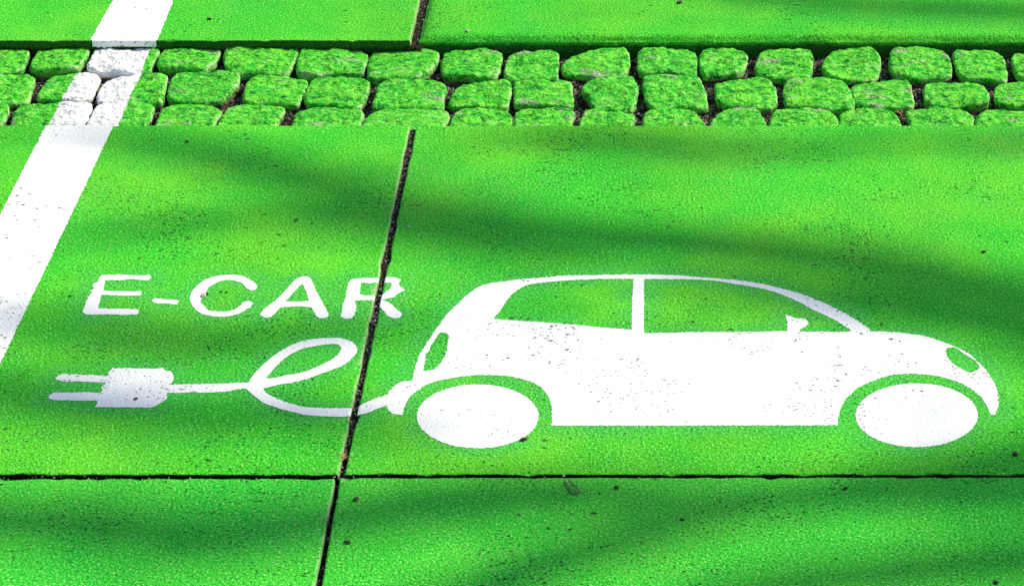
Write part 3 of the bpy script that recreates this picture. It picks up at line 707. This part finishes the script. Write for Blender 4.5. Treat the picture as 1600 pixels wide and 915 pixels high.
pebble(547, 684-80, .0026, .0022, .003, M_PALE, 'pebble', 'pale pebble wedged in the slab joint beside the cable', 'pebble', 19, -.004)
pebble(880.5, 743, .0022, .0018, .002, M_PALE, 'pebble', 'pale pebble at the joint just above the wire staple', 'pebble', 20, -.002)
pebble(1556, 914-5, .0036, .0028, .002, M_STONE, 'pebble', 'black pebble at the bottom right of the near slab', 'pebble', 21)
pebble(1440, 96.5, .0045, .0026, .0016, M_PALE, 'paint_chip', 'small white paint chip lying on a far-row cobblestone', 'paint chip', 22, ZS+.004)

# ---- trees outside the picture, whose limbs shade the slabs -----------------
def limb_tree(base, height, limbs, leaf_spots, label, seed):
    rr = random.Random(seed); root = empty('tree', base); v = []; f = []
    def tubev(pts, rads, seg=10):
        n = len(pts); b0 = len(v)
        for i, p in enumerate(pts):
            d = (pts[min(n-1, i+1)]-pts[max(0, i-1)]).normalized(); s = d.cross(Vector((.3, .2, 1))).normalized(); u = s.cross(d)
            for k in range(seg): a = 6.2832*k/seg; v.append(p+s*(math.cos(a)*rads[i])+u*(math.sin(a)*rads[i]))
        for i in range(n-1):
            for k in range(seg): a = b0+i*seg+k; b = b0+i*seg+(k+1) % seg; f.append((a, b, b+seg, a+seg))
    tr = [Vector(base)+Vector((.15*math.sin(i*.9), .12*math.cos(i*1.3), height*i/10)) for i in range(11)]
    tubev(tr, [.26-.02*i for i in range(11)])
    for pts, rads, join in limbs:
        j = tr[join]; first = pts[0]
        neck = [j.lerp(first, t)+Vector((0, 0, .35*math.sin(math.pi*t))) for t in (0, .2, .4, .6, .8)]
        tubev(neck+pts, [.15-.012*k for k in range(5)]+rads)
    link('trunk', v, f, M_BARK, root, True)
    lv = []; lf = []
    for c, rad, n, size in leaf_spots:
        for _ in range(n):
            p = c+Vector((rr.gauss(0, 1), rr.gauss(0, 1), rr.gauss(0, 1)))*rad
            a = Vector((rr.uniform(-1, 1), rr.uniform(-1, 1), rr.uniform(-1, 1))).normalized()
            b = a.orthogonal().normalized(); s = size*rr.uniform(.6, 1.2); k = len(lv)
            lv += [p-a*s, p+b*s*.45-a*s*.1, p+a*s, p-b*s*.45-a*s*.1]; lf.append((k, k+1, k+2, k+3))
    link('crown', lv, lf, M_LEAF, root)
    tag(root, label, 'tree')
def up(px, py, d): return at(px, py)+SUN*d
def limb(shadow, d0, d1, rads):
    """limb whose shadow lies along the given ground line; d = distance towards the sun"""
    n = len(shadow); P = [up(u, v, d0+(d1-d0)*i/(n-1)) for i, (u, v) in enumerate(shadow)]
    out, rr = [], []
    for i in range(n-1):
        p0, p1, p2, p3 = P[max(0, i-1)], P[i], P[i+1], P[min(n-1, i+2)]
        for k in range(5):
            t = k/5; out.append(.5*((2*p1)+(p2-p0)*t+(2*p0-5*p1+4*p2-p3)*t*t+(3*p1-p0-3*p2+p3)*t**3)); rr.append(rads[i]+(rads[i+1]-rads[i])*t)
    return out+[P[-1]], rr+[rads[-1]]
L1 = limb([(2000,560),(1800,520),(1600,478),(1420,426),(1240,396),(1084,379),(900,366),(760,348),(650,330),(540,300),(400,258),(280,228),(160,208),(40,200),(-100,190)], 11, 13.5, [.075,.07,.066,.062,.057,.055,.054,.060,.066,.050,.044,.038,.026,.010,.005])
L1b = limb([(2000,640),(1700,560),(1600,515),(1450,490),(1300,472),(1150,452),(1050,440),(960,430)], 10.5, 12, [.06,.05,.046,.042,.036,.03,.02,.01])
L2 = limb([(2000,230),(1700,225),(1400,222),(1200,238),(1050,228),(900,214),(760,204)], 12, 14, [.03,.03,.022,.03,.04,.04,.02])
L3 = limb([(900,420),(760,392),(640,370),(540,350),(400,338),(250,352),(100,372),(-50,380)], 12, 13, [.012,.02,.028,.03,.026,.026,.006,.004])
L6 = limb([(2100,610),(1900,660),(1750,700),(1600,718),(1480,732),(1360,752),(1230,774),(1100,782),(980,772),(850,772),(720,783),(580,800),(450,822),(300,836),(150,822),(0,812),(-150,810)], 11, 12, [.07,.066,.062,.055,.046,.038,.038,.038,.046,.058,.064,.056,.060,.064,.060,.055,.05])
L8 = limb([(2000,720),(1800,760),(1600,772),(1400,772),(1250,776),(1120,800),(1000,836),(900,864),(800,900),(700,950)], 10.5, 11.5, [.055,.055,.05,.045,.04,.04,.045,.05,.05,.05])
L9 = limb([(2000,830),(1800,850),(1600,872),(1400,892),(1250,912),(1050,960)], 10.5, 11.5, [.06,.06,.055,.05,.045,.04])
L5 = limb([(700,690),(560,662),(400,648),(250,650),(120,632),(0,610),(-100,600)], 11.5, 12.5, [.012,.03,.036,.038,.048,.042,.03])
L4 = limb([(700,520),(560,512),(420,528),(300,536),(180,520),(60,500),(-80,490)], 12, 13, [.012,.028,.034,.036,.038,.034,.02])
LU = limb([(2000,10),(1700,20),(1500,14),(1300,5),(1100,-20)], 12, 13.5, [.04,.04,.045,.04,.03])
spots = []
for px, py, d, rad, n in ((560,25,12.5,.16,46),(700,30,12.5,.14,30),(1400,12,12.5,.15,40),(1250,470,11.5,.14,40),(1450,480,11.5,.15,50),(1050,255,13,.12,30),
        (480,290,12.5,.15,40),(330,240,13,.12,24),(250,520,12.5,.16,40),(480,500,12.5,.14,24),(110,610,12,.13,44),(300,640,12,.14,30),(470,640,12,.12,20),
        (300,800,11.5,.15,40),(700,775,11.5,.12,24),(1100,760,11.5,.14,40),(1350,745,11.5,.13,30),(900,400,12,.12,30),(720,430,12,.14,18),(1180,560,11.5,.14,22),(620,300,12.5,.1,16),(1010,560,12,.13,12)):
    spots.append((up(px, py, d), rad, n, .035))
limb_tree((13.2, 8.6, -.08), 10.5, [(L1[0], L1[1], 8), (L2[0], L2[1], 9), (LU[0], LU[1], 9), (L1b[0], L1b[1], 7)], spots[:9], 'tall tree standing off to the right behind the slabs', 2)
limb_tree((13.6, 3.2, -.08), 10.0, [(L6[0], L6[1], 8), (L8[0], L8[1], 8), (L9[0], L9[1], 7)], spots[9:], 'second tall tree standing off to the right of the slabs', 3)
def twig(pts, rads, name_root):
    v = []; f = []; n = len(pts)
    for i, p in enumerate(pts):
        d = (pts[min(n-1, i+1)]-pts[max(0, i-1)]).normalized(); s = d.cross(Vector((.3, .2, 1))).normalized(); u = s.cross(d)
        for k in range(8): a = 6.2832*k/8; v.append(p+s*(math.cos(a)*rads[i])+u*(math.sin(a)*rads[i]))
    for i in range(n-1):
        for k in range(8): a = i*8+k; b = i*8+(k+1) % 8; f.append((a, b, b+8, a+8))
    link('branch', v, f, M_BARK, name_root, True)
trees = [o for o in scene.objects if o.name.startswith('tree')]
for L_ in (L3, L4, L5): twig(L_[0], L_[1], trees[0])
scene.cycles.use_denoising = False
